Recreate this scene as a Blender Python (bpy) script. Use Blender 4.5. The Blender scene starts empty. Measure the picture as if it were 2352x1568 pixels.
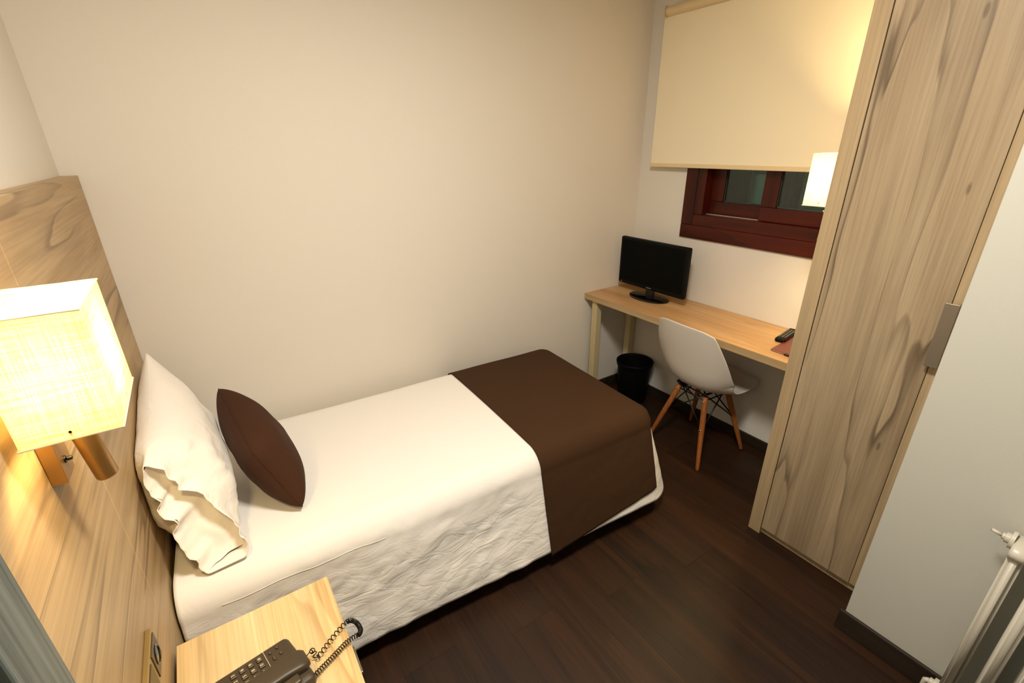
import bpy, bmesh, math, random
from math import sin, cos, pi, radians, sqrt
from mathutils import Vector, Matrix, noise

random.seed(7)
SC = bpy.context.scene
COL = SC.collection

# ------------------------------------------------------------------ camera
cam_d = bpy.data.cameras.new('camera')
cam = bpy.data.objects.new('camera', cam_d)
COL.objects.link(cam)
M = Matrix(((0.830352, 0.224883, -0.509846), (-0.557119, 0.316053, -0.767938), (-0.011558, 0.921704, 0.387722)))
cam.matrix_world = Matrix.Translation((0.327, -2.1434, 1.63)) @ M.to_4x4()
cam_d.sensor_width = 36.0
cam_d.lens = 16.3705
cam_d.clip_start = 0.02
SC.camera = cam

# ------------------------------------------------------------------ world, exposure, main light
SC.view_settings.view_transform = 'Standard'
SC.view_settings.look = 'None'
SC.view_settings.gamma = 1.0
SC.view_settings.exposure = 0.0
SC.view_settings.use_curve_mapping = False
SC.cycles.max_bounces = 10
SC.cycles.diffuse_bounces = 6
SC.cycles.transmission_bounces = 8
SC.cycles.transparent_max_bounces = 8
SC.cycles.caustics_reflective = False
SC.cycles.caustics_refractive = False
SC.cycles.sample_clamp_indirect = 4.0
w = bpy.data.worlds.new('world'); SC.world = w; w.use_nodes = True
w.node_tree.nodes['Background'].inputs[0].default_value = (0.45, 0.75, 0.62, 1)
w.node_tree.nodes['Background'].inputs[1].default_value = 0.55

def add_light(name, kind, loc, energy, color, parent=None, **kw):
    d = bpy.data.lights.new(name, kind); d.energy = energy; d.color = color
    for k, v in kw.items(): setattr(d, k, v)
    o = bpy.data.objects.new(name, d); COL.objects.link(o); o.location = loc
    if parent: o.parent = parent
    return o
CEIL_Z = 2.52
CEIL_POS = (0.92, -1.60, CEIL_Z - 0.045)
add_light('ceiling_lamp_light', 'AREA', CEIL_POS, 49.0, (1.0, 0.925, 0.80), shape='DISK', size=0.36)
WARM = (1.0, 0.74, 0.34)
LAMP_E = 19.0
LAMP2_E = 34.0

# ------------------------------------------------------------------ helpers
def link(o, parent=None):
    COL.objects.link(o)
    if parent is not None: o.parent = parent
    return o

def empty(name, loc=(0, 0, 0), rot=(0, 0, 0)):
    o = bpy.data.objects.new(name, None); COL.objects.link(o)
    o.location = loc; o.rotation_euler = rot; o.empty_display_size = 0.05
    return o

def tag(o, label=None, cat=None, group=None, kind=None):
    if label: o['label'] = label
    if cat: o['category'] = cat
    if group: o['group'] = group
    if kind: o['kind'] = kind
    return o

def make(name, bm, mat, parent=None, smooth=False, bevel=0, seg=2):
    bmesh.ops.recalc_face_normals(bm, faces=bm.faces[:])
    me = bpy.data.meshes.new(name); bm.to_mesh(me); bm.free()
    if mat is not None: me.materials.append(mat)
    if smooth:
        for p in me.polygons: p.use_smooth = True
    o = link(bpy.data.objects.new(name, me), parent)
    if bevel:
        m = o.modifiers.new('bevel', 'BEVEL'); m.width = bevel; m.segments = seg; m.limit_method = 'ANGLE'
        m.harden_normals = False
    return o

def add_box(bm, a, b):
    x0, y0, z0 = (min(a[i], b[i]) for i in range(3)); x1, y1, z1 = (max(a[i], b[i]) for i in range(3))
    v = [bm.verts.new(p) for p in ((x0,y0,z0),(x1,y0,z0),(x1,y1,z0),(x0,y1,z0),(x0,y0,z1),(x1,y0,z1),(x1,y1,z1),(x0,y1,z1))]
    for f in ((0,3,2,1),(4,5,6,7),(0,1,5,4),(1,2,6,5),(2,3,7,6),(3,0,4,7)): bm.faces.new([v[i] for i in f])

def box(name, a, b, mat, parent=None, bevel=0.0, seg=2):
    bm = bmesh.new(); add_box(bm, a, b)
    return make(name, bm, mat, parent, bevel=bevel, seg=seg)

def add_tube(bm, pts, r, n=12, cap=True, closed=False):
    pts = [Vector(p) for p in pts]
    rs = r if isinstance(r, (list, tuple)) else [r] * len(pts)
    N = len(pts); rings = []; prev = None
    for i, p in enumerate(pts):
        if closed: t = pts[(i + 1) % N] - pts[i - 1]
        else: t = pts[min(i + 1, N - 1)] - pts[max(i - 1, 0)]
        t.normalize()
        if prev is None:
            u = t.cross(Vector((0, 0, 1)))
            if u.length < 1e-3: u = t.cross(Vector((1, 0, 0)))
        else:
            u = prev - t * prev.dot(t)
        u.normalize(); prev = u; v = t.cross(u)
        rings.append([bm.verts.new(p + (u * cos(2*pi*k/n) + v * sin(2*pi*k/n)) * rs[i]) for k in range(n)])
    for i in range(N if closed else N - 1):
        A, B = rings[i], rings[(i + 1) % N]
        for k in range(n): bm.faces.new((A[k], A[(k+1) % n], B[(k+1) % n], B[k]))
    if cap and not closed:
        bm.faces.new(rings[0][::-1]); bm.faces.new(rings[-1])

def tube(name, pts, r, mat, parent=None, n=12, closed=False):
    bm = bmesh.new(); add_tube(bm, pts, r, n, closed=closed)
    o = make(name, bm, mat, parent, smooth=True)
    return o

def add_lathe(bm, prof, c=(0, 0, 0), n=32, sx=1.0, sy=1.0, axis='z', cap=True):
    rings = []
    for r, z in prof:
        ring = []
        for k in range(n):
            a = 2*pi*k/n; p = (r*cos(a)*sx, r*sin(a)*sy, z)
            if axis == 'x': p = (p[2], p[0], p[1])
            if axis == 'y': p = (p[1], p[2], p[0])
            ring.append(bm.verts.new((c[0]+p[0], c[1]+p[1], c[2]+p[2])))
        rings.append(ring)
    for A, B in zip(rings, rings[1:]):
        for k in range(n): bm.faces.new((A[k], A[(k+1) % n], B[(k+1) % n], B[k]))
    if cap:
        bm.faces.new(rings[0][::-1]); bm.faces.new(rings[-1])

def lathe(name, prof, c, mat, parent=None, n=32, sx=1.0, sy=1.0, axis='z', cap=True, auto=True):
    bm = bmesh.new(); add_lathe(bm, prof, c, n, sx, sy, axis, cap)
    o = make(name, bm, mat, parent, smooth=True)
    if auto:
        m = o.modifiers.new('edges', 'EDGE_SPLIT'); m.split_angle = radians(38)
    return o

def grid_mesh(name, P, nu, nv, mat, parent=None, smooth=True, closed_v=False, crease=None):
    """P(i, j) -> point, i in 0..nu, j in 0..nv"""
    bm = bmesh.new()
    V = [[bm.verts.new(P(i, j)) for j in range(nv + (0 if closed_v else 1))] for i in range(nu + 1)]
    m = nv if closed_v else nv
    for i in range(nu):
        for j in range(m):
            j2 = (j + 1) % nv if closed_v else j + 1
            bm.faces.new((V[i][j], V[i+1][j], V[i+1][j2], V[i][j2]))
    o = make(name, bm, mat, parent, smooth=smooth)
    if crease:
        at = o.data.attributes.new('crease', 'FLOAT', 'POINT')
        vals = [crease(i, j) for i in range(nu + 1) for j in range(nv + (0 if closed_v else 1))]
        at.data.foreach_set('value', vals)
    return o

# ------------------------------------------------------------------ materials
def newmat(name):
    m = bpy.data.materials.new(name); m.use_nodes = True
    nt = m.node_tree; b = nt.nodes['Principled BSDF']
    return m, nt, b
def N(nt, t, **kw):
    n = nt.nodes.new(t)
    for k, v in kw.items(): setattr(n, k, v)
    return n
def rgb(h):
    h = h.lstrip('#'); c = [int(h[i:i+2], 16)/255 for i in (0, 2, 4)]
    return tuple((x/12.92 if x <= .04045 else ((x+.055)/1.055)**2.4) for x in c) + (1,)

def plain(name, color, rough=0.5, metal=0.0, bump=0.0, bscale=200, coat=0.0, spec=0.5, emis=None, var=0.0, vscale=3.0):
    m, nt, b = newmat(name)
    c = rgb(color) if isinstance(color, str) else color
    b.inputs['Base Color'].default_value = c
    b.inputs['Roughness'].default_value = rough
    b.inputs['Metallic'].default_value = metal
    b.inputs['Specular IOR Level'].default_value = spec
    b.inputs['Coat Weight'].default_value = coat
    tc = N(nt, 'ShaderNodeTexCoord')
    if var:
        n = N(nt, 'ShaderNodeTexNoise'); n.inputs['Scale'].default_value = vscale; n.inputs['Detail'].default_value = 4
        nt.links.new(tc.outputs['Object'], n.inputs['Vector'])
        mx = N(nt, 'ShaderNodeMixRGB', blend_type='MIX')
        mx.inputs[1].default_value = tuple(x*(1-var) for x in c[:3]) + (1,)
        mx.inputs[2].default_value = tuple(min(1, x*(1+var)) for x in c[:3]) + (1,)
        nt.links.new(n.outputs['Fac'], mx.inputs[0]); nt.links.new(mx.outputs[0], b.inputs['Base Color'])
    if bump:
        n = N(nt, 'ShaderNodeTexNoise'); n.inputs['Scale'].default_value = bscale; n.inputs['Detail'].default_value = 3
        nt.links.new(tc.outputs['Object'], n.inputs['Vector'])
        bp = N(nt, 'ShaderNodeBump'); bp.inputs['Strength'].default_value = bump; bp.inputs['Distance'].default_value = 0.002
        nt.links.new(n.outputs['Fac'], bp.inputs['Height']); nt.links.new(bp.outputs[0], b.inputs['Normal'])
    if emis:
        b.inputs['Emission Color'].default_value = rgb(emis[0]); b.inputs['Emission Strength'].default_value = emis[1]
    return m

def wood(name, light, mid, dark, axis, broad=1.0, veins=0.8, fine=0.35, strip=0.0, stripw=0.11, rough=0.45, across=1, seed=0.0, randobj=False, finescale=1.0, pore=0.0, spec=.3, knots=0.0):
    """laminate / wood; axis = grain direction 0,1,2"""
    m, nt, b = newmat(name); L = nt.links
    tc = N(nt, 'ShaderNodeTexCoord')
    vec = tc.outputs['Object']
    off = N(nt, 'ShaderNodeVectorMath', operation='ADD'); off.inputs[1].default_value = (seed, seed*1.7, seed*.6)
    L.new(vec, off.inputs[0]); vec = off.outputs[0]
    if randobj:
        oi = N(nt, 'ShaderNodeObjectInfo')
        mul = N(nt, 'ShaderNodeVectorMath', operation='SCALE'); mul.inputs[0].default_value = (13.1, 7.3, 3.7)
        L.new(oi.outputs['Random'], mul.inputs['Scale'])
        ad = N(nt, 'ShaderNodeVectorMath', operation='ADD'); L.new(vec, ad.inputs[0]); L.new(mul.outputs[0], ad.inputs[1]); vec = ad.outputs[0]
    def mapped(along, acr):
        mp = N(nt, 'ShaderNodeMapping'); s = [acr]*3; s[axis] = along
        mp.inputs['Scale'].default_value = s; L.new(vec, mp.inputs['Vector']); return mp.outputs[0]
    # broad figure
    n1 = N(nt, 'ShaderNodeTexNoise'); n1.inputs['Scale'].default_value = 1; n1.inputs['Detail'].default_value = 5; n1.inputs['Roughness'].default_value = .55; n1.inputs['Distortion'].default_value = .35
    L.new(mapped(0.7, 9.0), n1.inputs['Vector'])
    r1 = N(nt, 'ShaderNodeValToRGB'); r1.color_ramp.elements[0].position = .32; r1.color_ramp.elements[1].position = .68
    r1.color_ramp.elements[0].color = rgb(mid) ; r1.color_ramp.elements[1].color = rgb(light)
    L.new(n1.outputs['Fac'], r1.inputs[0]); col = r1.outputs[0]
    # veins : contour lines of a stretched field
    n2 = N(nt, 'ShaderNodeTexNoise'); n2.inputs['Scale'].default_value = 1; n2.inputs['Detail'].default_value = 3; n2.inputs['Roughness'].default_value = .45; n2.inputs['Distortion'].default_value = .3
    L.new(mapped(0.42, 5.2), n2.inputs['Vector'])
    mm = N(nt, 'ShaderNodeMath', operation='MULTIPLY'); mm.inputs[1].default_value = 6.5; L.new(n2.outputs['Fac'], mm.inputs[0])
    fr = N(nt, 'ShaderNodeMath', operation='FRACT'); L.new(mm.outputs[0], fr.inputs[0])
    r2 = N(nt, 'ShaderNodeValToRGB'); cr = r2.color_ramp
    cr.elements[0].position = 0.0; cr.elements[0].color = (0, 0, 0, 1); cr.elements[1].position = 1.0; cr.elements[1].color = (0, 0, 0, 1)
    e = cr.elements.new(0.50); e.color = (0, 0, 0, 1); e = cr.elements.new(0.86); e.color = (.30, .30, .30, 1); e = cr.elements.new(0.955); e.color = (1, 1, 1, 1); e = cr.elements.new(0.975); e.color = (.9, .9, .9, 1)
    L.new(fr.outputs[0], r2.inputs[0])
    n3 = N(nt, 'ShaderNodeTexNoise'); n3.inputs['Scale'].default_value = 1; n3.inputs['Detail'].default_value = 2
    L.new(mapped(1.6, 7.0), n3.inputs['Vector'])
    r3 = N(nt, 'ShaderNodeMapRange'); r3.inputs[1].default_value = .34; r3.inputs[2].default_value = .58; L.new(n3.outputs['Fac'], r3.inputs[0])
    vm = N(nt, 'ShaderNodeMath', operation='MULTIPLY'); L.new(r2.outputs[0], vm.inputs[0]); L.new(r3.outputs[0], vm.inputs[1])
    vs = N(nt, 'ShaderNodeMath', operation='MULTIPLY'); vs.inputs[1].default_value = veins; L.new(vm.outputs[0], vs.inputs[0])
    mx = N(nt, 'ShaderNodeMixRGB'); L.new(vs.outputs[0], mx.inputs[0]); L.new(col, mx.inputs[1]); mx.inputs[2].default_value = rgb(dark); col = mx.outputs[0]
    if knots:
        vo = N(nt, 'ShaderNodeTexVoronoi'); vo.inputs['Scale'].default_value = 1; L.new(mapped(2.2, 7.5), vo.inputs['Vector'])
        kr = N(nt, 'ShaderNodeMapRange'); kr.inputs[1].default_value = .035; kr.inputs[2].default_value = .055; kr.inputs[3].default_value = knots; kr.inputs[4].default_value = 0; L.new(vo.outputs['Distance'], kr.inputs[0])
        mk = N(nt, 'ShaderNodeMixRGB'); L.new(kr.outputs[0], mk.inputs[0]); L.new(col, mk.inputs[1]); mk.inputs[2].default_value = rgb(dark); col = mk.outputs[0]
    # fine grain
    n4 = N(nt, 'ShaderNodeTexNoise'); n4.inputs['Scale'].default_value = finescale; n4.inputs['Detail'].default_value = 4; n4.inputs['Roughness'].default_value = .6
    L.new(mapped(2.6, 150.0), n4.inputs['Vector'])
    r4 = N(nt, 'ShaderNodeMapRange'); r4.inputs[1].default_value = .3; r4.inputs[2].default_value = .7; r4.inputs[3].default_value = 1 - fine*.6; r4.inputs[4].default_value = 1 + fine*.35
    L.new(n4.outputs['Fac'], r4.inputs[0])
    sc = N(nt, 'ShaderNodeVectorMath', operation='SCALE'); L.new(col, sc.inputs[0]); L.new(r4.outputs[0], sc.inputs['Scale']); col = sc.outputs[0]
    if strip:
        sp = N(nt, 'ShaderNodeSeparateXYZ'); L.new(vec, sp.inputs[0])
        dv = N(nt, 'ShaderNodeMath', operation='DIVIDE'); dv.inputs[1].default_value = stripw; L.new(sp.outputs[across], dv.inputs[0])
        fl = N(nt, 'ShaderNodeMath', operation='FLOOR'); L.new(dv.outputs[0], fl.inputs[0])
        wn = N(nt, 'ShaderNodeTexWhiteNoise', noise_dimensions='1D'); L.new(fl.outputs[0], wn.inputs['W'])
        r5 = N(nt, 'ShaderNodeMapRange'); r5.inputs[3].default_value = 1 - strip; r5.inputs[4].default_value = 1 + strip*.6; L.new(wn.outputs['Value'], r5.inputs[0])
        sc2 = N(nt, 'ShaderNodeVectorMath', operation='SCALE'); L.new(col, sc2.inputs[0]); L.new(r5.outputs[0], sc2.inputs['Scale']); col = sc2.outputs[0]
    if randobj:
        r6 = N(nt, 'ShaderNodeMapRange'); r6.inputs[3].default_value = .82; r6.inputs[4].default_value = 1.18; L.new(oi.outputs['Random'], r6.inputs[0])
        sc3 = N(nt, 'ShaderNodeVectorMath', operation='SCALE'); L.new(col, sc3.inputs[0]); L.new(r6.outputs[0], sc3.inputs['Scale']); col = sc3.outputs[0]
    L.new(col, b.inputs['Base Color'])
    b.inputs['Roughness'].default_value = rough; b.inputs['Specular IOR Level'].default_value = spec
    bp = N(nt, 'ShaderNodeBump'); bp.inputs['Strength'].default_value = .12 + pore; bp.inputs['Distance'].default_value = .001
    L.new(n4.outputs['Fac'], bp.inputs['Height']); L.new(bp.outputs[0], b.inputs['Normal'])
    return m

def fabric(name, color, weave=900, bump=.3, rough=.9, var=.06, wr=0.0, wrscale=9.0, sheen=0.2, crinkle=0.0):
    m, nt, b = newmat(name); L = nt.links; c = rgb(color)
    tc = N(nt, 'ShaderNodeTexCoord')
    n = N(nt, 'ShaderNodeTexNoise'); n.inputs['Scale'].default_value = weave; n.inputs['Detail'].default_value = 2; L.new(tc.outputs['Object'], n.inputs['Vector'])
    mx = N(nt, 'ShaderNodeMixRGB'); mx.inputs[1].default_value = tuple(x*(1-var) for x in c[:3])+(1,); mx.inputs[2].default_value = tuple(min(1, x*(1+var)) for x in c[:3])+(1,)
    L.new(n.outputs['Fac'], mx.inputs[0]); L.new(mx.outputs[0], b.inputs['Base Color'])
    b.inputs['Roughness'].default_value = rough; b.inputs['Sheen Weight'].default_value = sheen; b.inputs['Specular IOR Level'].default_value = .2
    bp = N(nt, 'ShaderNodeBump'); bp.inputs['Strength'].default_value = bump; bp.inputs['Distance'].default_value = .0008
    L.new(n.outputs['Fac'], bp.inputs['Height'])
    if wr:
        n2 = N(nt, 'ShaderNodeTexNoise'); n2.inputs['Scale'].default_value = wrscale; n2.inputs['Detail'].default_value = 4; n2.inputs['Distortion'].default_value = 1.2
        L.new(tc.outputs['Object'], n2.inputs['Vector'])
        b2 = N(nt, 'ShaderNodeBump'); b2.inputs['Strength'].default_value = wr; b2.inputs['Distance'].default_value = .02
        L.new(n2.outputs['Fac'], b2.inputs['Height']); L.new(bp.outputs[0], b2.inputs['Normal']); last = b2.outputs[0]
        if crinkle:
            mp = N(nt, 'ShaderNodeMapping'); mp.inputs['Rotation'].default_value = (0, radians(32), 0); mp.inputs['Scale'].default_value = (1, 1, 2.6); L.new(tc.outputs['Object'], mp.inputs[0])
            n3 = N(nt, 'ShaderNodeTexNoise'); n3.inputs['Scale'].default_value = 8; n3.inputs['Detail'].default_value = 4; n3.inputs['Roughness'].default_value = .5; n3.inputs['Distortion'].default_value = .9
            L.new(mp.outputs[0], n3.inputs['Vector'])
            sb = N(nt, 'ShaderNodeMath', operation='SUBTRACT'); sb.inputs[1].default_value = .5; L.new(n3.outputs['Fac'], sb.inputs[0])
            ab = N(nt, 'ShaderNodeMath', operation='ABSOLUTE'); L.new(sb.outputs[0], ab.inputs[0])
            pw_ = N(nt, 'ShaderNodeMath', operation='POWER'); pw_.inputs[1].default_value = .6; L.new(ab.outputs[0], pw_.inputs[0])
            at = N(nt, 'ShaderNodeAttribute'); at.attribute_name = 'crease'
            ml = N(nt, 'ShaderNodeMath', operation='MULTIPLY'); ml.inputs[1].default_value = crinkle; L.new(at.outputs['Fac'], ml.inputs[0])
            b3 = N(nt, 'ShaderNodeBump'); b3.inputs['Distance'].default_value = .012; L.new(ml.outputs[0], b3.inputs['Strength'])
            L.new(pw_.outputs[0], b3.inputs['Height']); L.new(last, b3.inputs['Normal']); last = b3.outputs[0]
        L.new(last, b.inputs['Normal'])
    else: L.new(bp.outputs[0], b.inputs['Normal'])
    return m

def shade_mat(name):
    m, nt, b = newmat(name); L = nt.links
    tc = N(nt, 'ShaderNodeTexCoord'); facs = []
    for s in ((900, 900, 22), (22, 22, 900)):
        mp = N(nt, 'ShaderNodeMapping'); mp.inputs['Scale'].default_value = s; L.new(tc.outputs['Object'], mp.inputs[0])
        n = N(nt, 'ShaderNodeTexNoise'); n.inputs['Scale'].default_value = .55; n.inputs['Detail'].default_value = 3; n.inputs['Roughness'].default_value = .7
        L.new(mp.outputs[0], n.inputs['Vector']); facs.append(n.outputs['Fac'])
    ad = N(nt, 'ShaderNodeMath', operation='ADD'); L.new(facs[0], ad.inputs[0]); L.new(facs[1], ad.inputs[1])
    r = N(nt, 'ShaderNodeValToRGB'); r.color_ramp.elements[0].position = .36; r.color_ramp.elements[1].position = .60
    r.color_ramp.elements[0].color = (.42, .33, .11, 1); r.color_ramp.elements[1].color = (.80, .72, .44, 1)
    h = N(nt, 'ShaderNodeMath', operation='MULTIPLY'); h.inputs[1].default_value = .5; L.new(ad.outputs[0], h.inputs[0]); L.new(h.outputs[0], r.inputs[0])
    tr = N(nt, 'ShaderNodeBsdfTranslucent'); df = N(nt, 'ShaderNodeBsdfDiffuse')
    L.new(r.outputs[0], tr.inputs[0]); L.new(r.outputs[0], df.inputs[0])
    mix = N(nt, 'ShaderNodeMixShader'); mix.inputs[0].default_value = .80; L.new(tr.outputs[0], mix.inputs[1]); L.new(df.outputs[0], mix.inputs[2])
    out = nt.nodes['Material Output']; L.new(mix.outputs[0], out.inputs[0]); nt.nodes.remove(b)
    return m

MW = {}
MW['wall'] = plain('painted_wall', (.70, .655, .585, 1), .75, bump=.10, bscale=260, spec=.2)
MW['wallwin'] = plain('painted_window_wall', (.70, .665, .61, 1), .7, bump=.10, bscale=260, spec=.3)
MW['wallright'] = plain('painted_wall_dimmed', (.50, .495, .445, 1), .7, bump=.08, bscale=260, spec=.3)  # same wall paint, greyed down: the dimmer light here is put into the colour
MW['ceiling'] = plain('ceiling_paint', (.75, .73, .69, 1), .8)
MW['plank'] = wood('dark_floor_wood', '#341d0c', '#20120a', '#0f0804', 1, veins=.6, fine=.7, rough=.45, randobj=True, pore=.15)
MW['underfloor'] = plain('floor_joint', '#0c0806', .7)
MW['baseboard'] = wood('dark_baseboard_wood', '#33291f', '#251e18', '#17120e', 1, fine=.4, rough=.4)
MW['oak_h'] = wood('oak_headboard', '#c2a880', '#a2855f', '#6f5840', 1, veins=.75, knots=.6, fine=.3, strip=.06, stripw=.13, across=2, seed=3.3)
MW['oak_hx'] = wood('oak_desk', '#cfa877', '#b98f60', '#94704b', 1, veins=.55, fine=.35, strip=.05, stripw=.09, across=0, seed=9.1, rough=.4)
MW['oak_ns'] = wood('oak_nightstand', '#e8d0a2', '#d4b582', '#a07a48', 1, veins=.45, knots=.6, fine=.35, strip=.10, stripw=.085, across=0, seed=4.1, rough=.38)
MW['oak_v'] = wood('oak_wardrobe', '#ab987c', '#8c7960', '#564737', 2, veins=.85, knots=.6, fine=.3, strip=.07, stripw=.12, across=1, seed=1.3)
MW['oak_edge'] = wood('oak_edge_band', '#ad9878', '#a08a6a', '#8c7658', 2, veins=.1, fine=.3, seed=2.2)
MW['oak_edge_y'] = wood('oak_desk_edge', '#b29871', '#a48a64', '#8c7455', 1, veins=.1, fine=.3, seed=2.9)
MW['mahogany'] = wood('mahogany_window', '#4d1506', '#2e0a03', '#150402', 1, veins=.5, fine=.5, rough=.35, seed=5)
MW['mahogany_v'] = wood('mahogany_window_upright', '#4d1506', '#2e0a03', '#150402', 2, veins=.5, fine=.5, rough=.35, seed=6)
MW['leg_wood'] = wood('beech_leg', '#a0622f', '#874c22', '#633518', 2, veins=.2, fine=.4, rough=.4)
MW['grey_wood'] = wood('grey_door_wood', '#6f7672', '#5b625f', '#3f4544', 2, veins=.2, fine=.8, rough=.5, finescale=.8, pore=.2)
MW['sheet'] = fabric('white_cotton', '#e3dfda', 700, .15, var=.02, wr=.06, wrscale=12, sheen=.1, crinkle=.36)
MW['pillowcase'] = fabric('white_pillowcase', '#e8e2da', 700, .15, var=.02, wr=.22, wrscale=8, sheen=.1, crinkle=.30)
MW['runner'] = fabric('brown_fabric', '#3a2513', 1100, .5, var=.25, sheen=.0)
MW['cushion'] = fabric('brown_cushion', '#3a2112', 900, .5, var=.2, wr=.10, wrscale=9, sheen=.03)
MW['blind'] = fabric('cream_blind', '#ece2c8', 1200, .3, var=.03, sheen=0)
MW['blindbar'] = plain('cream_plastic', '#d9c69e', .45)
MW['cream_metal'] = plain('cream_metal', '#c4b48c', .45)
MW['black_plastic'] = plain('black_plastic', '#050605', .5, spec=.15)
MW['black_gloss'] = plain('black_gloss', '#040506', .12, coat=.5)
MW['screen'] = plain('screen_black', '#040504', .55, spec=.08)
MW['black_wire'] = plain('black_wire', '#0c0a09', .4, .3)
MW['bin'] = plain('bin_black', '#030403', .6, spec=.15)
MW['shell'] = plain('white_shell', '#cfc8c0', .4, spec=.4)
MW['chrome'] = plain('chrome', '#b5b2aa', .25, 1.0)
MW['nickel'] = plain('brushed_nickel', '#9a9082', .38, .85, bump=.1, bscale=300)
MW['brass'] = plain('bronze_metal', '#b08a55', .36, .8, bump=.1, bscale=400)
MW['outlet'] = plain('metal_plate', '#a8905c', .38, .7)
MW['phone'] = plain('phone_plastic', '#3a2f20', .45, spec=.5)
MW['phonekey'] = plain('phone_key', '#463a29', .4)
MW['ink'] = plain('key_ink', '#dccfae', .6)
MW['logo'] = plain('logo_ink', '#8f8f8a', .5)
MW['leather'] = plain('red_brown_leather', '#6b2413', .35, bump=.3, bscale=300, coat=.2)
MW['leather_dark'] = plain('dark_leather', '#33100a', .4)
MW['paper'] = plain('paper', '#cfc6c0', .7)
MW['button'] = plain('remote_button', '#6e6a60', .5)
MW['button_red'] = plain('remote_button_red', '#a83214', .5)
MW['radiator'] = plain('radiator_enamel', '#bdb8ab', .35, var=.02)
MW['rubber'] = plain('teal_gasket', '#2b4038', .5)
MW['alu'] = plain('aluminium', '#bdb4a6', .35, .7)
MW['door_white'] = plain('door_paint', '#ccd6d6', .5)
MW['shade'] = shade_mat('linen_shade')
MW['shade_trim'] = plain('shade_trim', '#e8dcc0', .8)
MW['bulb'] = plain('bulb_glass', '#ffffff', .3, emis=('#ffd9a0', 14.0))
MW['diffuser'] = plain('ceiling_diffuser', '#f4f0e6', .6, emis=('#fff0d8', 2.0))
MW['led'] = plain('red_led', '#400404', .4, emis=('#ff2418', .9))
g, nt, b = newmat('window_glass'); b.inputs['Base Color'].default_value = (.75, .9, .84, 1); b.inputs['Roughness'].default_value = .02
b.inputs['Transmission Weight'].default_value = 1; b.inputs['IOR'].default_value = 1.45; MW['glass'] = g

# ------------------------------------------------------------------ room
XW, YB = 2.7355, -3.15            # window wall, wall behind camera
def struct(o): o['kind'] = 'structure'; return o

floor = struct(box('floor', (-.15, YB-.1, -.08), (XW+.25, .1, -.014), MW['underfloor']))
pw = 0.19; plen = 1.38; ix = 0; x = 0.0
pl_mesh = {}
while x < XW - .005:
    wd = min(pw, XW - x); y = -((ix*0.53) % 1) * plen + 0.0
    y1 = 0.0; first = True
    while y1 > YB + .01:
        y0 = max(YB, (-(((ix*.53+.21) % 1)*plen) if first and ((ix*.53+.21) % 1)*plen > .1 else y1 - plen)); first = False
        key = (round(wd, 3), round(y1-y0, 3))
        if key not in pl_mesh:
            bm = bmesh.new(); gp = .00025
            add_box(bm, (gp, gp, -.014), (key[0]-gp, key[1]-gp, 0))
            bmesh.ops.recalc_face_normals(bm, faces=bm.faces[:])
            me = bpy.data.meshes.new('plank'); bm.to_mesh(me); bm.free(); me.materials.append(MW['plank']); pl_mesh[key] = me
        o = link(bpy.data.objects.new('plank', pl_mesh[key]), floor); o.location = (x, y0, 0)
        y1 = y0
    x += pw; ix += 1

struct(box('wall_left', (-.12, YB-.1, 0), (0, .1, CEIL_Z), MW['wall']))
struct(box('wall_far', (0, 0, 0), (XW+.2, .1, CEIL_Z), MW['wall']))
struct(box('wall_near', (0, YB-.1, 0), (XW+.2, YB, CEIL_Z), MW['wall']))
struct(box('ceiling', (-.12, YB-.1, CEIL_Z), (XW+.2, .1, CEIL_Z+.06), MW['ceiling']))
# window wall with its opening
WY0, WY1, WZ0, WZ1 = -1.36, -.40, 1.16, 2.12
bm = bmesh.new()
add_box(bm, (XW, YB, 0), (XW+.16, 0, WZ0)); add_box(bm, (XW, YB, WZ1), (XW+.16, 0, CEIL_Z))
add_box(bm, (XW, WY1, WZ0), (XW+.16, 0, WZ1)); add_box(bm, (XW, YB, WZ0), (XW+.16, WY0, WZ1))
struct(make('wall_window', bm, MW['wallwin']))
# projecting white wall beside the wardrobe (carries the radiator)
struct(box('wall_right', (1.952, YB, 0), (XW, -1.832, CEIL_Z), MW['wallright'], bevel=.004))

def baseboard(name, a, b):
    o = struct(box(name, a, b, MW['baseboard'], bevel=.004, seg=2)); return o
baseboard('baseboard_far', (.05, -.013, 0), (XW, 0, .070))
baseboard('baseboard_window', (XW-.013, -1.368, 0), (XW, -.013, .068))
baseboard('baseboard_right', (1.939, YB, 0), (1.952, -1.818, .085))
baseboard('baseboard_near', (0, YB, 0), (1.94, YB+.013, .07))

# grey door frame at the near end of the headboard
gf = struct(box('door_1', (0, -2.46, 0), (.056, -1.60, 2.05), MW['door_white'], bevel=.003))
struct(box('trim_1', (0, -1.583, 0), (.060, -1.487, 2.10), MW['grey_wood'], bevel=.003))
struct(box('trim_2', (0, -2.56, 0), (.060, -2.464, 2.10), MW['grey_wood'], bevel=.003))
struct(box('trim_3', (0, -2.56, 2.101), (.060, -1.487, 2.19), MW['grey_wood'], bevel=.003))
tube('door_handle', [(.057, -2.38, 1.02), (.085, -2.38, 1.02), (.09, -2.37, 1.02), (.09, -2.27, 1.02)], .009, MW['chrome'], gf, 10)

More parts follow.
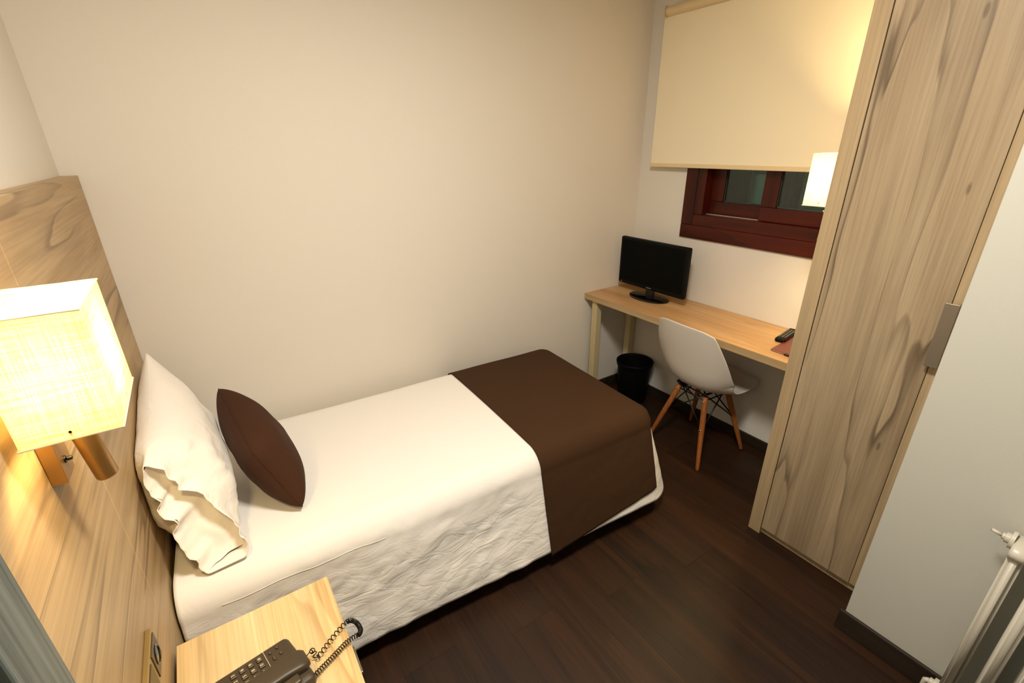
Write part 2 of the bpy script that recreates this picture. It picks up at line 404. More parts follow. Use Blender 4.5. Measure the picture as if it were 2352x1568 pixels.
# ------------------------------------------------------------------ window
def frame_ring(name, x0, x1, y0, y1, z0, z1, wdt, parent, wb=None):
    """four members, mitre-free; y0<y1"""
    wb = wb or wdt
    root = parent
    box(name, (x0, y0, z0), (x1, y1, z0+wb), MW['mahogany'], root, bevel=.003)
    box(name, (x0, y0, z1-wdt), (x1, y1, z1), MW['mahogany'], root, bevel=.003)
    box(name, (x0, y0, z0+wb+.0005), (x1, y0+wdt, z1-wdt-.0005), MW['mahogany_v'], root, bevel=.003)
    box(name, (x0, y1-wdt, z0+wb+.0005), (x1, y1, z1-wdt-.0005), MW['mahogany_v'], root, bevel=.003)
win = empty('window_1', (0, 0, 0)); struct(win)
FX = 2.7225
frame_ring('casing', FX, FX+.012, -1.40, -.358, 1.118, 2.16, .075, win)
frame_ring('jamb', FX-.002+.004, FX+.075, -1.325, -.433, 1.193, 2.085, .055, win, wb=.062)
box('sill_track', (2.765, -.81, 1.2555), (2.772, -.49, 1.2605), MW['alu'], win)
frame_ring('sash', 2.788, 2.820, -.87, -.488, 1.256, 2.03, .076, win, wb=.072)
frame_ring('sash', 2.752, 2.784, -1.27, -.802, 1.256, 2.03, .078, win, wb=.070)
def pane(y0, y1, xx):
    box('pane', (xx, y0, 1.320), (xx+.005, y1, 1.962), MW['glass'], win)
    bm = bmesh.new()
    for a, b_ in (((xx-.004, y0, 1.320), (xx+.001, y0+.005, 1.96)), ((xx-.004, y1-.005, 1.320), (xx+.001, y1, 1.96)), ((xx-.004, y0, 1.3265), (xx+.001, y1, 1.3335))):
        add_box(bm, a, b_)
    make('gasket', bm, MW['rubber'], win)
pane(-.796, -.562, 2.803); pane(-1.194, -.878, 2.767)
# light well outside
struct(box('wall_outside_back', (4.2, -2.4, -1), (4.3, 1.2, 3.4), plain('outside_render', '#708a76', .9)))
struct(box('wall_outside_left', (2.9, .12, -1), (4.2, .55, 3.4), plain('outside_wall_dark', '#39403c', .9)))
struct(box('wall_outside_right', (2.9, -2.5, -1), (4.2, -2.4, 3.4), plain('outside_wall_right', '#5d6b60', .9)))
dp = empty('drainpipe', (4.14, 0.0, -1)); tag(dp, 'pale green downpipe on the light-well wall outside the window', 'drainpipe')
lathe('pipe', [(.045, 0), (.045, 4.3)], (0, 0, 0), plain('pipe_green', '#a9c8ae', .6), dp, 20)
for zz in (1.2, 2.4, 3.6): lathe('bracket', [(.05, 0), (.05, .04)], (0, 0, zz), MW['rubber'], dp, 20)
sh = empty('window_shutter', (4.17, -.30, .4)); tag(sh, 'brown shutter on the light-well wall outside the window', 'shutter')
for i in range(4):
    box('shutter_board', (0, i*.045, 0), (.028, i*.045+.040, 2.4), plain('shutter_brown%d' % i, '#4a3834' if i % 2 else '#3c2c2a', .7), sh, bevel=.004)
box('crossbar', (-.015, -.01, .4), (0, .18, .48), plain('shutter_bar', '#33272a', .7), sh); box('crossbar', (-.015, -.01, 1.9), (0, .18, 1.98), plain('shutter_bar2', '#33272a', .7), sh)

# ------------------------------------------------------------------ roller blind
bl = empty('roller_blind', (2.69, -.75, 2.26)); tag(bl, 'cream roller blind lowered over the upper part of the window', 'blind')
def rel(o, root): o.matrix_parent_inverse = Matrix.Translation(root.location).inverted(); return o
bm = bmesh.new()
nb = 24
lathe('roller', [(.0001, 0), (.021, 0), (.024, .002), (.024, 1.20), (.0001, 1.20)], (0, -.59, .02), MW['blindbar'], bl, 28, axis='y')
box('fabric', (-.001+.002, -.575, -.74), (.0015+.002, .633, .03), MW['blind'], bl)
box('bottom_bar', (-.004, -.576, -.757), (.008, .634, -.735), MW['blindbar'], bl, bevel=.003)
for yy in (.612, -.60): box('bracket', (-.026, yy, -.006), (.0455, yy+.004, .046), MW['cream_metal'], bl, bevel=.001)

# ------------------------------------------------------------------ headboard
hb = empty('headboard', (0, 0, 0)); tag(hb, 'light oak wall panel headboard with horizontal grain behind the bed', 'headboard')
HZ = 1.556
box('panel', (.002, -.9955, .0), (.045, -.002, HZ), MW['oak_h'], hb, bevel=.0008)
box('panel', (.002, -1.484, .0), (.045, -.9975, HZ), MW['oak_h'], hb, bevel=.0008)
j = box('joint_strip', (.03, -.9973, .002), (.0447, -.9957, HZ-.002), plain('joint_pale', '#e2b878', .5), hb); tag(j, 'pale joint strip')

# ------------------------------------------------------------------ wardrobe
wd = empty('wardrobe', (2.134, -1.6, 0)); tag(wd, 'tall light oak wardrobe with one vertical-grained door beside the desk', 'wardrobe')
WT = 2.44
def wbox(n, a, b, m, bevel=.0008, **k):
    return box(n, (a[0]-2.134, a[1]+1.6, a[2]), (b[0]-2.134, b[1]+1.6, b[2]), m, wd, bevel=bevel, **k)
wbox('side_panel', (2.134, -1.4215, 0), (2.733, -1.370, WT), MW['oak_edge'])
wbox('side_panel', (2.146, -1.8295, 0), (2.733, -1.795, WT), MW['oak_v'])
wbox('back_panel', (2.722, -1.7945, .02), (2.733, -1.4220, WT), MW['oak_v'])
wbox('plinth', (2.150, -1.7945, 0.002), (2.168, -1.4220, .036), MW['oak_edge'])
wbox('top_panel', (2.17, -1.7945, WT-.03), (2.7215, -1.4220, WT), MW['oak_v'])
dr = wbox('door', (2.1335, -1.7745, .040), (2.1525, -1.4255, WT-.004), MW['oak_v'])
ed = wbox('door_edge_strip', (2.1365, -1.8285, .040), (2.1525, -1.7757, WT-.004), MW['oak_edge'])
bm = bmesh.new(); add_box(bm, (-.024, -.2005, .985), (-.020, -.166, 1.189)); add_box(bm, (-.020, -.2005, .985), (.0024, -.197, 1.189))
make('handle', bm, MW['nickel'], dr, bevel=.0012)

# ------------------------------------------------------------------ desk
dk = empty('desk', (2.52, -.69, 0)); tag(dk, 'narrow oak-topped desk under the window with cream metal legs', 'desk')
def dbox(n, a, b, m, bevel=.001, par=None):
    return box(n, (a[0]-2.52, a[1]+.69, a[2]), (b[0]-2.52, b[1]+.69, b[2]), m, par or dk, bevel=bevel)
top = dbox('top', (2.3185, -1.369, .713), (2.7335, -.002, .75), MW['oak_hx'])
dbox('front_edge', (2.3165, -1.369, .713), (2.3184, -.002, .7498), MW['oak_edge_y'], bevel=0)
for xx in (2.335, 2.66): dbox('leg', (xx, -.100, 0.0), (xx+.045, -.055, .7125), MW['cream_metal'], bevel=.003)
dbox('frame_rail', (2.3805, -.095, .670), (2.6595, -.060, .7125), MW['cream_metal'], bevel=.002)

# ------------------------------------------------------------------ television
tv = empty('television', (2.56, -.315, .7505)); tag(tv, 'black flat-screen television on an oval stand at the left end of the desk', 'television')
W, B, T_ = .253, .052, .348
bm = bmesh.new(); add_box(bm, (-.012, -W, B), (.022, W, T_))
hs = make('housing', bm, MW['black_plastic'], tv, bevel=.010, seg=3)
bm = bmesh.new(); add_box(bm, (.022, -W+.06, B+.05), (.045, W-.06, T_-.06)); make('rear_cover', bm, MW['black_plastic'], tv, bevel=.012)
bm = bmesh.new(); add_box(bm, (-.0130, -W+.018, B+.026), (-.0121, W-.018, T_-.016)); make('screen', bm, MW['screen'], tv)
bm = bmesh.new(); add_box(bm, (-.0136, W-.034, B+.010), (-.0121, W-.026, B+.0135)); make('power_light', bm, MW['led'], tv)
lathe('stand_base', [(.001, 0), (.96, 0), (1.0, .003), (1.0, .007), (.95, .011), (.6, .015), (.15, .022), (.001, .022)], (0, 0, 0), MW['black_gloss'], tv, 48, sx=.088, sy=.138)
bm = bmesh.new(); add_box(bm, (-.004, -.028, .016), (.020, .028, B+.02)); make('stand_neck', bm, MW['black_gloss'], tv, bevel=.004)

def text_obj(name, s, size, mat, parent, mtx, depth=.0003, align='CENTER'):
    cu = bpy.data.curves.new(name, 'FONT'); cu.body = s; cu.size = size; cu.extrude = depth; cu.align_x = align; cu.align_y = 'CENTER'
    t = bpy.data.objects.new(name, cu); COL.objects.link(t)
    dg = bpy.context.evaluated_depsgraph_get()
    me = bpy.data.meshes.new_from_object(t.evaluated_get(dg)); bpy.data.objects.remove(t)
    me.materials.clear(); me.materials.append(mat)
    me.transform(mtx)
    o = link(bpy.data.objects.new(name, me), parent); return o
# text plane facing -x : text right = -y (as seen from the room), up = z
Mt = Matrix(((0, 0, -1, -.0124), (-1, 0, 0, 0), (0, 1, 0, B+.0125), (0, 0, 0, 1)))
text_obj('lettering', 'SAMSUNG', .0085, MW['logo'], tv, Mt)

# ------------------------------------------------------------------ chair
CH = empty('shell_chair', (2.478, -.822, 0), (0, 0, radians(-4)))
tag(CH, 'white moulded shell chair with wooden dowel legs tucked under the desk', 'chair')
prof = [(-.238, .796, .165), (-.226, .738, .192), (-.208, .660, .218), (-.190, .585, .234), (-.170, .505, .240), (-.140, .445, .236),
        (-.090, .410, .230), (-.030, .399, .226), (.040, .401, .222), (.110, .411, .216), (.165, .428, .208), (.202, .444, .192), (.218, .449, .176)]
curl = [.018, .030, .045, .062, .082, .090, .070, .046, .032, .020, .010, .003, -.004]
def catmull(A, t):
    n = len(A)-1; f = min(max(t, 0), .99999)*n; i = int(f); u = f-i
    p = [A[max(i-1, 0)], A[i], A[min(i+1, n)], A[min(i+2, n)]]
    def g(a, b_, c, d): return .5*((2*b_)+(-a+c)*u+(2*a-5*b_+4*c-d)*u*u+(-a+3*b_-3*c+d)*u**3)
    if isinstance(A[0], tuple): return tuple(g(*[q[k] for q in p]) for k in range(len(A[0])))
    return g(*p)
NU, NV = 44, 32
def shellP(i, j):
    t = i/NU; q = -1 + 2*j/NV
    # round the free corners: pull the ends in
    ends = .12*abs(q)**4 if True else 0
    tt = t
    if t < .5: tt = t + ends*.35*max(0, 1-t/.25)
    else: tt = t - ends*.5*max(0, (t-.8)/.2)
    f, z, hw = catmull(prof, tt); c = catmull(curl, tt)
    f2, z2, _ = catmull(prof, min(tt+.01, 1)); f1, z1, _ = catmull(prof, max(tt-.01, 0))
    tx, tz = f2-f1, z2-z1; l = sqrt(tx*tx+tz*tz) or 1; tx /= l; tz /= l
    nx, nz = -tz, tx           # towards sitter (forward/up)
    a = abs(q)**2.4
    # arc side: width slightly shrinks with curl
    y = q*hw*(1-.05*a)
    # flared lip on the rim
    lip = .006*max(0, (abs(q)-.93)/.07)
    yy = y + (lip if q > 0 else -lip)
    return (f+nx*c*a, yy, z+nz*c*a)
sh_o = grid_mesh('seat_shell', shellP, NU, NV, MW['shell'], CH)
m = sh_o.modifiers.new('thick', 'SOLIDIFY'); m.thickness = .0065; m.offset = 0
m = sh_o.modifiers.new('sub', 'SUBSURF'); m.levels = 1; m.render_levels = 1
feet = {}
tops = {}
for sx_ in (-1, 1):
    for sy_ in (-1, 1):
        tp = Vector((sx_*.088+.005, sy_*.085, .378)); ft = Vector((sx_*.186, sy_*.182, 0))
        tops[sx_, sy_] = tp; feet[sx_, sy_] = ft
        lg = tube('leg', [ft, ft.lerp(tp, .04), ft.lerp(tp, .55), ft.lerp(tp, .93), tp], [.0085, .0100, .0150, .0150, .0125], MW['leg_wood'], CH, 16)
        for k in (.56, .94):
            p = ft.lerp(tp, k); d = Vector((sx_, sy_*.25, 0)).normalized()
            tube('bolt', [p + d*.0125, p + d*.0175], .0045, MW['chrome'], lg, 10)
k_ = .55
mid = {k: feet[k].lerp(tops[k], k_) for k in feet}
upx = {k: Vector((tops[k].x*.93, tops[k].y*.93, .384)) for k in feet}
bm = bmesh.new()
for a, b_ in (((-1, -1), (-1, 1)), ((1, -1), (1, 1)), ((-1, -1), (1, -1)), ((-1, 1), (1, 1))):
    add_tube(bm, [mid[a], upx[b_]], .0038, 8); add_tube(bm, [mid[b_], upx[a]], .0038, 8)
    add_tube(bm, [upx[a], upx[b_]], .0045, 8)
    add_tube(bm, [feet[a].lerp(tops[a], .95), feet[b_].lerp(tops[b_], .95)], .0038, 8)
make('wire_brace', bm, MW['black_wire'], CH, smooth=True)
bm = bmesh.new()
for k in feet:
    add_tube(bm, [upx[k], Vector((upx[k].x*1.25, upx[k].y*1.2, .402))], .009, 10)
    add_tube(bm, [(0, 0, .384), upx[k]], .0045, 8)
make('seat_mount', bm, MW['black_wire'], CH, smooth=True)

# ------------------------------------------------------------------ waste bin
bn = empty('waste_bin', (2.578, -.242, 0)); tag(bn, 'black round waste paper bin under the left end of the desk', 'bin')
lathe('body', [(.001, 0), (.088, 0), (.092, .006), (.111, .262), (.108, .262), (.090, .012), (.001, .010)], (0, 0, 0), MW['bin'], bn, 40)
lathe('rim', [(.1115, .255), (.116, .262), (.120, .276), (.121, .290), (.118, .293), (.115, .290), (.113, .276), (.1115, .264)], (0, 0, 0), MW['bin'], bn, 40, cap=False)

# ------------------------------------------------------------------ remote and folder
rm = empty('remote_control', (2.604, -1.138, .7505), (0, 0, radians(8)))
tag(rm, 'black remote control on the desk beside the brown folder', 'remote control')
bm = bmesh.new(); add_box(bm, (-.095, -.024, 0), (.095, .024, .022)); make('body', bm, MW['black_plastic'], rm, bevel=.010, seg=3)
for i in range(9):
    for jx in (-1, 0, 1):
        mm_ = MW['button_red'] if (i == 0 and jx == -1) else MW['button']
        box('button', (-.068+i*.015, jx*.013-.0038, .0215), (-.060+i*.015, jx*.013+.0038, .0238), mm_, rm, bevel=.001)
fo = empty('leather_folder', (2.53, -1.27, .7505), (0, 0, radians(0))); tag(fo, 'red-brown leather folder with papers at the right end of the desk', 'folder')
FA = Vector((2.393-2.53, -1.175+1.27, 0)); 
def quad_slab(name, pts, z0, z1, mat, parent, bevel=.001):
    bm = bmesh.new(); lo = [bm.verts.new((p[0], p[1], z0)) for p in pts]; hi = [bm.verts.new((p[0], p[1], z1)) for p in pts]
    bm.faces.new(lo[::-1]); bm.faces.new(hi)
    for i in range(len(pts)): bm.faces.new((lo[i], lo[(i+1) % len(pts)], hi[(i+1) % len(pts)], hi[i]))
    return make(name, bm, mat, parent, bevel=bevel)
u_ = Vector((.255, .018, 0)); v_ = Vector((-.012, -.19, 0)); v_ = Vector((-.0135, -.180, 0))
P0 = FA; P1 = FA+u_; P2 = FA+u_+v_; P3 = FA+v_
quad_slab('back_cover', [P0, P1, P2, P3], 0, .002, MW['leather'], fo)
quad_slab('papers', [P0+Vector((.002, -.003, 0)), P1+Vector((-.004, -.003, 0)), P2, P3+Vector((.002, .003, 0))], .0022, .0055, MW['paper'], fo, bevel=0)
quad_slab('cover', [P0, P1, P2, P3], .0057, .008, MW['leather'], fo)
Q0 = P0.lerp(P3, .36)+Vector((-.004, 0, 0)); Q3 = P0.lerp(P3, 1.0)+Vector((-.004, 0, 0))
quad_slab('clasp_band', [Q0, Q0+Vector((.016, 0, 0)), Q3+Vector((.016, 0, 0)), Q3], .0, .0092, MW['leather_dark'], fo)
quad_slab('badge', [P0.lerp(P3, .50)+Vector((.020, 0, 0)), P0.lerp(P3, .50)+Vector((.027, 0, 0)), P0.lerp(P3, .80)+Vector((.027, 0, 0)), P0.lerp(P3, .80)+Vector((.020, 0, 0))], .008, .0084, MW['ink'], fo, bevel=0)

# ------------------------------------------------------------------ bed
BA = radians(-2.4); BX, BY = .088, -.018; BL, BW, BZ = 1.845, .895, .520
bed_rot = Matrix.Rotation(BA, 4, 'Z'); BM = Matrix.Translation((BX, BY, 0)) @ bed_rot
bd = empty('bed', (BX, BY, 0), (0, 0, BA)); tag(bd, 'single bed with dark base and white mattress beneath the covers', 'bed')
def local_box(n, a, b, m, bevel): return box(n, a, b, m, bd, bevel=bevel)
local_box('mattress', (.01, -BW+.030, .30), (BL-.035, -.030, BZ-.022), MW['sheet'], .06)
local_box('bed_base', (.01, -BW+.03, .17), (BL-.03, -.03, .298), plain('bed_base_fabric', '#17110d', .8), .01)
for sx_ in (.08, BL-.12):
    for sy_ in (-.10, -BW+.10):
        tube('leg', [(sx_, sy_, 0), (sx_, sy_, .17)], [.018, .024], MW['black_plastic'], bd, 14)

def prof_drop(d, r, flare):
    """cloth arc length d past the fold -> (outward, drop)"""
    q = r*pi/2
    if d < q:
        a = d/r; return r*sin(a), r*(1-cos(a))
    e = d-q; return r + e*flare, r + e*sqrt(max(0, 1-flare*flare))
def cloth_point(s, t, off, R=.085):
    """s from head (0) to foot, t from far side (0) to near side; beyond edges the cloth drops"""
    x0, x1, y0, y1 = 0.0, BL-R, R, BW-R
    cs = min(max(s, x0), x1); ct = min(max(t, y0), y1)
    es, et = s-cs, t-ct; d = max(abs(es), abs(et))
    # gentle crown and softness on top
    zt = BZ + off + .006*sin(pi*min(max(s/BL, 0), 1))*sin(pi*min(max(t/BW, 0), 1))
    zt += .004*noise.noise(Vector((s*3, t*3, 1.3)))
    if d < 1e-6: return Vector((cs, -ct, zt))
    L_ = sqrt(es*es+et*et); ux, uy = es/L_, et/L_
    flare = .06 + (.16*min(1, max(0, s/BL))+.06 if et > 0 else 0)
    if es > 0 and et <= 0: flare = .03
    if et < 0: flare = 0
    o, dz = prof_drop(d, R, flare)
    o += off
    # wrinkles on the drop
    if d > .05:
        k = min(1, (d-.05)/.15)
        w_ = noise.noise(Vector((cs*3.1+ct*3, d*5.0, 2.0)))*.013 + abs(noise.noise(Vector((cs*9+d*7+ct*7, d*9-cs*3, 5.0))))*.009 + noise.noise(Vector((cs*22+d*15+ct*15, d*26, 8.0)))*.0028
        sm_ = min(1, max(0, (s-1.05)/.14)); o += w_*k*(1.0-.72*sm_)
    x_ = cs + (ux*o if ux > 0 else ux*o*.15); y_ = -ct - uy*o
    if et < 0: y_ = min(y_, .006)
    return Vector((x_, y_, zt - dz))
DN, DF, DH = .40, .39, .33      # drops : near, foot, head
def cr_val(s, t):
    d = max(s-(BL-.05), t-(BW-.05), 0)
    return min(1, max(.03, (d-.07)/.14))
def make_cover(name, s0, s1, t0, t1, off, ns, ntt, mat, solid, Rr=.085, hem=None):
    def P(i, j):
        s = s0+(s1-s0)*i/ns; t = t0+(t1-t0)*j/ntt
        if hem and t > BW: 
            k = (t-BW)/(t1-BW); t = BW + (t-BW)*(1+hem(s)*k)
        p = cloth_point(s, t, off, Rr)
        return BM @ p
    o = grid_mesh(name, P, ns, ntt, mat, crease=lambda i, j: cr_val(s0+(s1-s0)*i/ns, t0+(t1-t0)*j/ntt))
    if solid:
        m = o.modifiers.new('thick', 'SOLIDIFY'); m.thickness = solid; m.offset = 1 if False else -1
    return o
sheet = make_cover('bedspread', -.0, BL+DF, -.16, BW+DN, .0, 230, 150, MW['sheet'], .003)
tag(sheet, 'white cotton bedspread covering the bed, creased on its hanging side', 'bedspread')
run = make_cover('bed_runner', 1.19, BL-.012, -.10, BW+DN, .006, 70, 140, MW['runner'], .003, hem=lambda s: .045-.20*(s-1.19)/.65)
tag(run, 'dark brown bed runner draped across the foot of the bed', 'bed runner')
# stitched seam along the near fold
pts = [BM @ (cloth_point(.10+k*.010, BW+.036+.003*sin(k*.3), .0008)) for k in range(48)]
sm = tube('seam', pts, .0008, MW['sheet'], sheet, 6)

# ------------------------------------------------------------------ pillow
def bilerp(A, B, C_, D, u, v): return A*(1-u)*(1-v)+B*u*(1-v)+C_*u*v+D*(1-u)*v
pr = empty('pillow', (.15, -.55, .52)); tag(pr, 'large white pillow standing upright against the headboard, open case end nearest', 'pillow')
PI_ = Matrix.Translation((.15, -.55, .52)).inverted()
# frame of the pillow plane: u from far (0) to near (1) along -y, v from bottom (0) to top (1)
FB, NB, NT, FT = Vector((.165, -.14, .535)), Vector((.190, -.865, .525)), Vector((.080, -.800, .880)), Vector((.082, -.165, .968))
nrm = (NB-FB).cross(FT-FB).normalized()
if nrm.x < 0: nrm = -nrm
def pillow_half(u, v, side, grow=1.0):
    th = .108*grow
    if side > 0: u = u*(1-.03*sin(pi*v)**.8*max(0, (u-.6)/.4))
    fu = max(0, sin(pi*u))**.5 if u < .5 else (1-((u-.5)/.5)**5)**.5
    fv = max(0, sin(pi*v))**.55
    k = max(0, min(1, (u-.80)/.20)); k = k*k*(3-2*k)
    op = (.050 if side > 0 else .040)*max(0, sin(pi*v**.72))**.8
    t = th*fu*fv*(1-k)+op*k+.040*k*max(0, 1-v*2.2)**1.5
    base = bilerp(FB, NB, NT, FT, u, v)
    base += (FT-FB).normalized()*(-.018*sin(pi*u)*(1 if v > .5 else -1)*abs(2*v-1)**3)
    wv = .010*noise.noise(Vector((u*5, v*6, side*2+1)))*fv + .014*k*noise.noise(Vector((u*3, v*5, side*5+3)))
    # soft folds running in from the open end
    kk = max(0, min(1, (u-.45)/.5)); fold = .013*kk*(1-abs(noise.noise(Vector((u*4+v*3, v*9-u*5, side+7))))*3)*fv
    crease = .005*abs(noise.noise(Vector((u*9+v*4, v*5-u*3, side+7))))*fv
    p = base + nrm*(side*t + wv + fold*side - (crease if side > 0 else 0))
    p.x = max(p.x, .052); p.z = max(p.z, .5285)
    return p
NUp, NVp = 60, 36
def pillowP(i, j):
    u = i/NUp; a = j/(2*NVp)
    if j <= NVp: v = j/NVp; s = 1
    else: v = 2-j/NVp; s = -1
    v = .5-.5*cos(pi*v)
    return PI_ @ pillow_half(u, v, s)
pc = grid_mesh('pillowcase', pillowP, NUp, 2*NVp, MW['pillowcase'], pr, closed_v=True, crease=lambda i, j: .15+.85*max(0, (i/NUp-.55)/.45))
m = pc.modifiers.new('thick', 'SOLIDIFY'); m.thickness = .0022; m.offset = -1
def flapP(i, j):
    v = .03+.94*i/30; w_ = j/14
    a_ = pillow_half(.992, v, -1); b_ = pillow_half(.955, v, 1)
    p = a_.lerp(b_, w_)
    inn = (FB-NB).normalized()
    d_ = .035*sin(pi*w_)**.8*sin(pi*v)**.5 + .018*noise.noise(Vector((v*6, w_*3, 3.3)))*sin(pi*w_)
    return PI_ @ (p + inn*max(d_, -.002))
grid_mesh('inner_flap', flapP, 30, 14, MW['pillowcase'], pr)
# folded flap of the open end, front layer corner turned out
sp = [PI_ @ (pillow_half(u_i/20, 1.0, 1)+Vector((.002, 0, .001))) for u_i in range(0, 19)]
tube('seam', sp, .0018, MW['pillowcase'], pr, 6)

# ------------------------------------------------------------------ cushion
cu_ = empty('cushion', (.33, -.53, .53)); tag(cu_, 'small dark brown cushion leaning on the white pillow', 'cushion')
CI = Matrix.Translation((.33, -.53, .53)).inverted()
cTF, cTN, cBN, cBF = Vector((.262, -.320, .848)), Vector((.318, -.685, .752)), Vector((.416, -.768, .540)), Vector((.378, -.400, .585))
cn = (cBN-cBF).cross(cTF-cBF).normalized()
if cn.x < 0: cn = -cn
def cushP(u, v, s):
    U, V = 2*u-1, 2*v-1
    t = .090*max(0, (1-abs(U)**2.6))**.5*max(0, (1-abs(V)**2.6))**.5
    pin = .05; cr_ = 1-.05*(abs(U)*abs(V))**6
    uu = .5+.5*U*cr_*(1-pin*(1-V*V)*abs(U)**2); vv = .5+.5*V*cr_*(1-pin*(1-U*U)*abs(V)**2)
    b_ = bilerp(cBF, cBN, cTN, cTF, uu, vv)
    wv = .004*noise.noise(Vector((U*3, V*3, s)))
    return b_ + cn*(s*t*(1 if s > 0 else .85)+wv*(t/.09)) if (b_ + cn*(s*t)).z > .535 else Vector(((b_+cn*s*t).x, (b_+cn*s*t).y, .535))
NC = 36
def cushG(i, j):
    u = .5-.5*cos(pi*i/NC)
    if j <= NC: v = j/NC; s = 1
    else: v = 2-j/NC; s = -1
    v = .5-.5*cos(pi*v)
    return CI @ cushP(u, v, s)
grid_mesh('cover', cushG, NC, 2*NC, MW['cushion'], cu_, closed_v=True)
loop = []
for a, b_ in (((0, 0), (1, 0)), ((1, 0), (1, 1)), ((1, 1), (0, 1)), ((0, 1), (0, 0))):
    for k in range(20):
        t = k/20; loop.append(CI @ cushP(a[0]+(b_[0]-a[0])*t, a[1]+(b_[1]-a[1])*t, 1))
bm = bmesh.new(); add_tube(bm, loop, .0022, 6, closed=True); make('piping', bm, MW['cushion'], cu_, smooth=True)

# ------------------------------------------------------------------ nightstand
ns_ = empty('nightstand', (.235, -1.25, 0)); tag(ns_, 'light oak nightstand beside the bed with a telephone on top', 'nightstand')
def nbox(n, a, b, m, bevel=.001, par=None): return box(n, (a[0]-.235, a[1]+1.25, a[2]), (b[0]-.235, b[1]+1.25, b[2]), m, par or ns_, bevel=bevel)
nbox('top', (.056, -1.46, .478), (.416, -1.036, .500), MW['oak_ns'])
nbox('side_panel', (.056, -1.058, .0), (.405, -1.038, .4775), MW['oak_v'])
nbox('side_panel', (.056, -1.458, .0), (.405, -1.438, .4775), MW['oak_v'])
nbox('back_panel', (.056, -1.4375, .05), (.066, -1.0585, .4775), MW['oak_v'])
nbox('shelf', (.0665, -1.4375, .20), (.40, -1.0585, .218), MW['oak_v'])
nd = nbox('drawer', (.0665, -1.4345, .330), (.412, -1.0615, .4755), MW['oak_v'])
nbox('knob', (.4125, -1.29, .395), (.428, -1.21, .405), MW['nickel'], par=nd)

# ------------------------------------------------------------------ outlet
ol = empty('wall_socket', (.045, -1.2, .65)); tag(ol, 'metal-framed wall socket plate on the headboard above the nightstand', 'socket')
box('frame', (.0003, -.105, -.036), (.0115, .057, .041), MW['outlet'], ol, bevel=.002)
for yy, nm in ((.018, 'socket_module'), (-.062, 'switch_module')):
    box(nm, (.0116, yy-.032, -.029), (.0135, yy+.032, .034), plain(nm+'_metal', '#6f6048', .4, .7), ol, bevel=.001)
lathe('socket_recess', [(.0195, 0), (.0205, .0012), (.0185, .0022), (.0175, .0005), (.001, .0005)], (.0136, .018, .002), MW['black_gloss'], ol, 28, axis='x')

# ------------------------------------------------------------------ telephone
PA = radians(12.5)
tp_ = empty('telephone', (.215, -1.275, .5003), (0, 0, PA)); tag(tp_, 'dark brown corded desk telephone with keypad on the nightstand', 'telephone')
# local: +y is the phone's right side (away from the camera), -x its top
L0, L1, R0, R1 = -.115, .100, -.078, .072
def ph_z(x_): return .050-.016*(x_-L0)/(L1-L0)
bm = bmesh.new()
add_box(bm, (L0, R0, .002), (L1, R1, .030))
for v in bm.verts:
    if v.co.z > .02: v.co.z = ph_z(v.co.x); v.co.y *= .97
    if v.co.x > 0 and v.co.y > 0: v.co.x -= .010
make('body', bm, MW['phone'], tp_, bevel=.013, seg=4)
zk = lambda x_: ph_z(x_)
rows = [('#', '0', '*'), ('9', '8', '7'), ('6', '5', '4'), ('3', '2', '1')]
slope = math.atan(.016/(L1-L0))
for r, row in enumerate(rows):
    for c, chh in enumerate(row):
        kx = .0205 - r*.0180; ky = .0480 - c*.0180
        kb = bmesh.new(); add_box(kb, (-.0058, -.0068, -.001), (.0058, .0068, .0035))
        ko = make('key', kb, MW['phonekey'], tp_, bevel=.0014); ko.location = (kx, ky, zk(kx)); ko.rotation_euler = (0, slope, 0)
        Mk = Matrix(((0, -1, 0, 0), (1, 0, 0, 0), (0, 0, 1, .0035), (0, 0, 0, 1)))
        text_obj('digit', chh, .0100, MW['ink'], ko, Mk, .0002)
for kx, ky, sy_ in ((.061, .051, 1), (.0625, .031, 1), (.0445, .048, 1), (.047, .029, 1.5)):
    kb = bmesh.new(); add_lathe(kb, [(.0036, -.001), (.0036, .0022), (.003, .003), (.0001, .0032)], n=16)
    ko = make('round_key', kb, MW['phonekey'], tp_, smooth=True); ko.location = (kx, ky, zk(kx)); ko.scale = (.9, 1.15*sy_, 1)
bm = bmesh.new(); add_box(bm, (-.0004, -.03, -.0006), (.0004, .028, .0004))
ls = make('panel_line', bm, MW['ink'], tp_); ls.location = (.0335, .036, zk(.0335)+.0002)
box('cradle', (L0+.01, R0+.006, .034), (L1-.030, .000, .0475), MW['phone'], tp_, bevel=.004)
bm = bmesh.new(); n_ = 30; rings = []
for i in range(n_+1):
    t = i/n_; x_ = L0-.010 + (L1-L0+.010)*t
    e = abs(2*t-1); wd_ = .024+.003*max(0, (e-.55)/.45)
    top_ = .072-.018*t+.006*sin(pi*t); bot_ = .052-.016*t + (.004 if .25 < t < .75 else -.004)
    if i in (0, n_): wd_ *= .72; top_ -= .007; bot_ += .003
    elif i in (1, n_-1): wd_ *= .93; top_ -= .002
    zc, hd_ = (top_+bot_)/2, (top_-bot_)/2
    rings.append([bm.verts.new((x_, -.026+wd_*abs(cos(a))**.45*(1 if cos(a) > 0 else -1), zc+hd_*abs(sin(a))**.45*(1 if sin(a) > 0 else -1))) for a in [2*pi*(k+.5)/24 for k in range(24)]])
for A, B_ in zip(rings, rings[1:]):
    for k in range(24): bm.faces.new((A[k], A[(k+1) % 24], B_[(k+1) % 24], B_[k]))
bm.faces.new(rings[0][::-1]); bm.faces.new(rings[-1])
make('handset', bm, MW['phone'], tp_, smooth=True)
